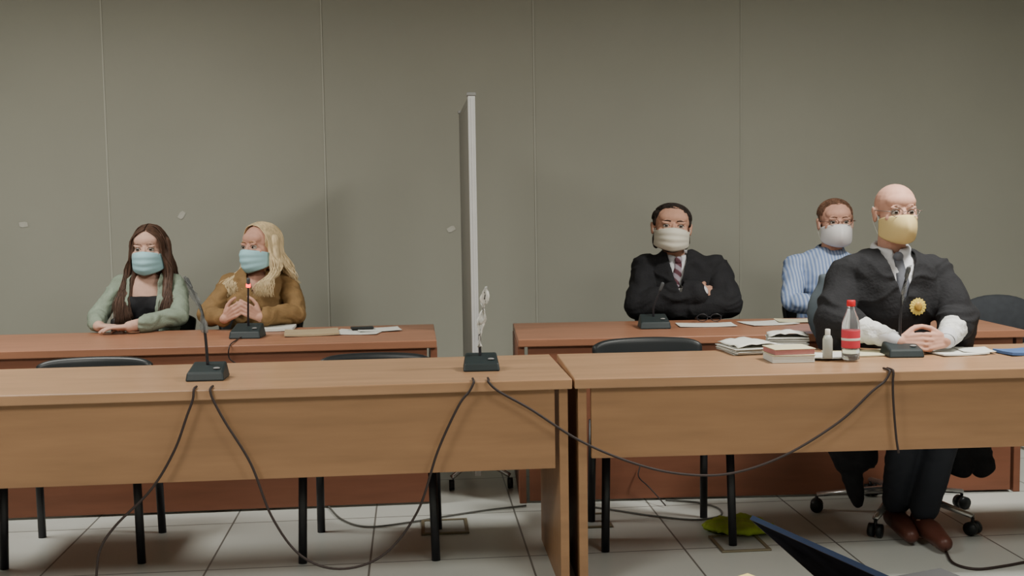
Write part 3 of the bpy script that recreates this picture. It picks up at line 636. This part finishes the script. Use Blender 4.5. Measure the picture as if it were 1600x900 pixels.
# front right desk
def stackp(name,label,catg,p,w,d,h,rz,ms,z,n=8,wob=0,rot=0,cover=True):
    t=thing(name,label,catg,(p.x,p.y,z),rz); bm=B(); rnd=random.Random(int(w*999))
    for k in range(n): box(bm,(rnd.uniform(-wob,wob),rnd.uniform(-wob,wob),h*(k+.5)/n),(w,d,h/n*.92),Matrix.Rotation(rnd.uniform(-rot,rot),3,'Z'))
    obj('pages',bm,ms[0],t,bevel=.0008)
    if cover: bm=B(); box(bm,(0,0,h+.0015),(w+.006,d+.006,.003)); obj('cover',bm,ms[1],t,bevel=.001)
    else:
        bm=B(); nn=10; g=[[bm.verts.new(((i/nn-.5)*w,(j/nn-.5)*d,h+.004+.012*abs(noise.noise(V((i*.35,j*.35,w*9))))+.010*(1-(2*i/nn-1)**2))) for j in range(nn+1)] for i in range(nn+1)]
        for i in range(nn):
            for j in range(nn): bm.faces.new((g[i][j],g[i+1][j],g[i+1][j+1],g[i][j+1]))
        obj('top_sheet',bm,ms[1],t,smooth=True,solid=.002)
    return t
stackp('document_stack','thick loose stack of white documents at left on the robed man\'s desk','documents',atZ(1172,549,.741),.19,.2,.026,.12,(PAPER,PAPER),.741,12,.010,.12,False)
PINK=mat('pink_edges',(176,120,118),.7,.1)
p=atZ(1232,563,.741)
stackp('book','lower thick book with white pages below the red edged one','book',p,.155,.13,.026,-.05,(PAPER,CREAM),.741)
stackp('book','red edged book lying on top of the lower thick book',"book",p,.15,.125,.018,.04,(PINK,CREAM),.771)
p=atZ(1238,541,.741); stackp('document_stack','smaller bundle of documents leaning behind the books','documents',p+V((.0,.06,0)),.16,.14,.036,-.25,(PAPER,PAPER),.741,12,.006,.12,False)
sheet('paper','cream sheets on the front desk behind the water bottle','paper',1345,553,.26,.14,.05,CREAM,h=.004)
sheet('paper','white sheet on the front desk left of the water bottle','paper',1290,556,.14,.16,-.2,PAPER,z=.7475)
sheet('paper','open white papers on the front desk right of the robed man\'s hands','paper',1490,551,.19,.17,.1,PAPER,h=.005)
sheet('paper','white sheet beside the open papers on the front desk','paper',1522,547,.12,.14,-.2,PAPER,z=.7475)
sheet('tablet','blue tablet case at the right edge of the front desk','tablet',1592,552,.14,.12,.1,BLUE,h=.01)
p=atZ(1329,562,.746); t=thing('water_bottle','clear plastic water bottle with red cap and red label','bottle',(p.x,p.y,.7465))
bm=B(); lathe(bm,[(.026,0),(.032,.004),(.0325,.03),(.031,.036),(.0325,.045),(.0325,.12),(.031,.135),(.026,.155),(.015,.18),(.0125,.19),(.0125,.198)]); obj('bottle_body',bm,CLEAR,t,smooth=True)
bm=B(); lathe(bm,[(.0331,.045),(.0333,.047),(.0333,.108),(.0331,.11)]); lb=obj('label',bm,REDL,t,smooth=True)
bm=B(); lathe(bm,[(.0335,.072),(.0337,.073),(.0337,.080),(.0335,.081)]); obj('label_band',bm,PAPER,lb,smooth=True)
bm=B(); lathe(bm,[(.015,.196),(.0155,.198),(.0155,.215),(.014,.218)]); obj('cap',bm,RED,t,smooth=True)
p=atZ(1293,560,.75); t=thing('sanitizer_bottle','small cloudy plastic bottle left of the water bottle','bottle',(p.x,p.y,.7505))
bm=B(); lathe(bm,[(.015,0),(.018,.003),(.018,.07),(.014,.082),(.008,.088)]); obj('bottle_body',bm,mat('cloudy_plastic',(200,206,200),.3,.05,trans=.5),t,smooth=True)
bm=B(); lathe(bm,[(.009,.086),(.0095,.088),(.0095,.106),(.008,.108)]); obj('cap',bm,PAPER,t,smooth=True)
# ---------------- floor boxes and green thing
for px,py,l in ((695,824,'open floor socket frame below the partition screen'),(915,815,'open floor socket frame between the front desks'),(1155,850,'open floor socket frame beside the yellow green bag')):
    p=flr(px,py,0); t=thing('floor_socket',l,'floor socket',(p.x,p.y,0),0,'floor sockets'); bm=B()
    for s in (-1,1): box(bm,(s*.09,0,.004),(.014,.2,.008)); box(bm,(0,s*.093,.004),(.17,.014,.008))
    obj('frame',bm,mat('socket_brass',(116,108,88),.5,.1,metal=.3),t,bevel=.002)
    bm=B(); box(bm,(0,0,.0015),(.166,.172,.003)); obj('cover_plate',bm,mat('socket_plate',(150,152,148),.5),t)
p=flr(1152,830,0); bm=B(); ell(bm,(0,0,.018),(.13,.10,.020)); ell(bm,(.06,-.03,.014),(.09,.06,.018)); ell(bm,(-.08,.02,.013),(.06,.06,.016)); ell(bm,(.02,.04,.026),(.05,.03,.022))
o,_=organic('bag',bm,mat('lime_bag',(158,182,66),.7,.2,20),None,.004,3,.010,32); o.location=(p.x,p.y,.008); tag(o,'crumpled yellow green bag on the floor under the front right desk','bag')
# ---------------- foreground table with laptop
zt=.655
pt=CP+RGT*.15+FWD*1.22; fd=desk('wooden side table in the foreground carrying the laptop',pt,-YAW,1.25,.66,.0,.4,W_FT,W_FP,zh=zt)
A=atD(1175,810,1.75); Bp=atD(1390,909,1.45); u=(Bp-A); u.z=0; u.normalize(); rz=math.atan2(u.y,u.x)
yv=V((-u.y,u.x,0)); hinge=V((A.x,A.y,0))+yv*.165
t=thing('laptop','dark open laptop at the bottom edge of the photo with a thin blue rim','laptop',(hinge.x,hinge.y,zt+.001),rz)
bm=B(); box(bm,(.165,.12,.009),(.33,.23,.016)); bs=obj('base',bm,DKM,t,bevel=.004)
bm=B()
for r in range(5):
    for c in range(14): box(bm,(.03+.0205*c,.06+.02*r,.018),(.017,.016,.003))
obj('keyboard',bm,BLKPL,bs)
zA=A.z-zt; ang=math.atan2(zA-.01,.165); LL=math.hypot(.165,zA-.01); Rl=Matrix.Rotation(-ang,3,'X')
LID=mat('lid_dark',(26,30,40),1,.4,14,spec=0); RIM=mat('lid_rim_blue',(32,42,64),.7,.1,spec=.1)
cc=V((.165,-.0825,.01+(zA-.01)/2)); nrm=Rl@V((0,0,1)); yy=Rl@V((0,1,0))
bm=B(); box(bm,cc,(.33,LL,.007),Rl); ld=obj('lid',bm,LID,t,bevel=.002)
bm=B(); box(bm,cc-yy*(LL/2),(.332,.003,.008),Rl); box(bm,cc-V((.165,0,0)),(.003,LL,.008),Rl); obj('rim',bm,RIM,ld)
bm=B(); box(bm,cc+nrm*.0042,(.306,LL-.02,.001),Rl); obj('screen',bm,mat('screen_dark',(20,28,44),.3,.5,14,emit=.12,spec=.3),ld)  # faint blue emission stands in for a glint on the dark screen
sheet('paper','yellowish paper corner at the bottom edge left of the laptop','paper',1195,915,.04,.12,.5,mat('yellow_paper',(214,192,120),.8),z=zt+.001,curl=0)
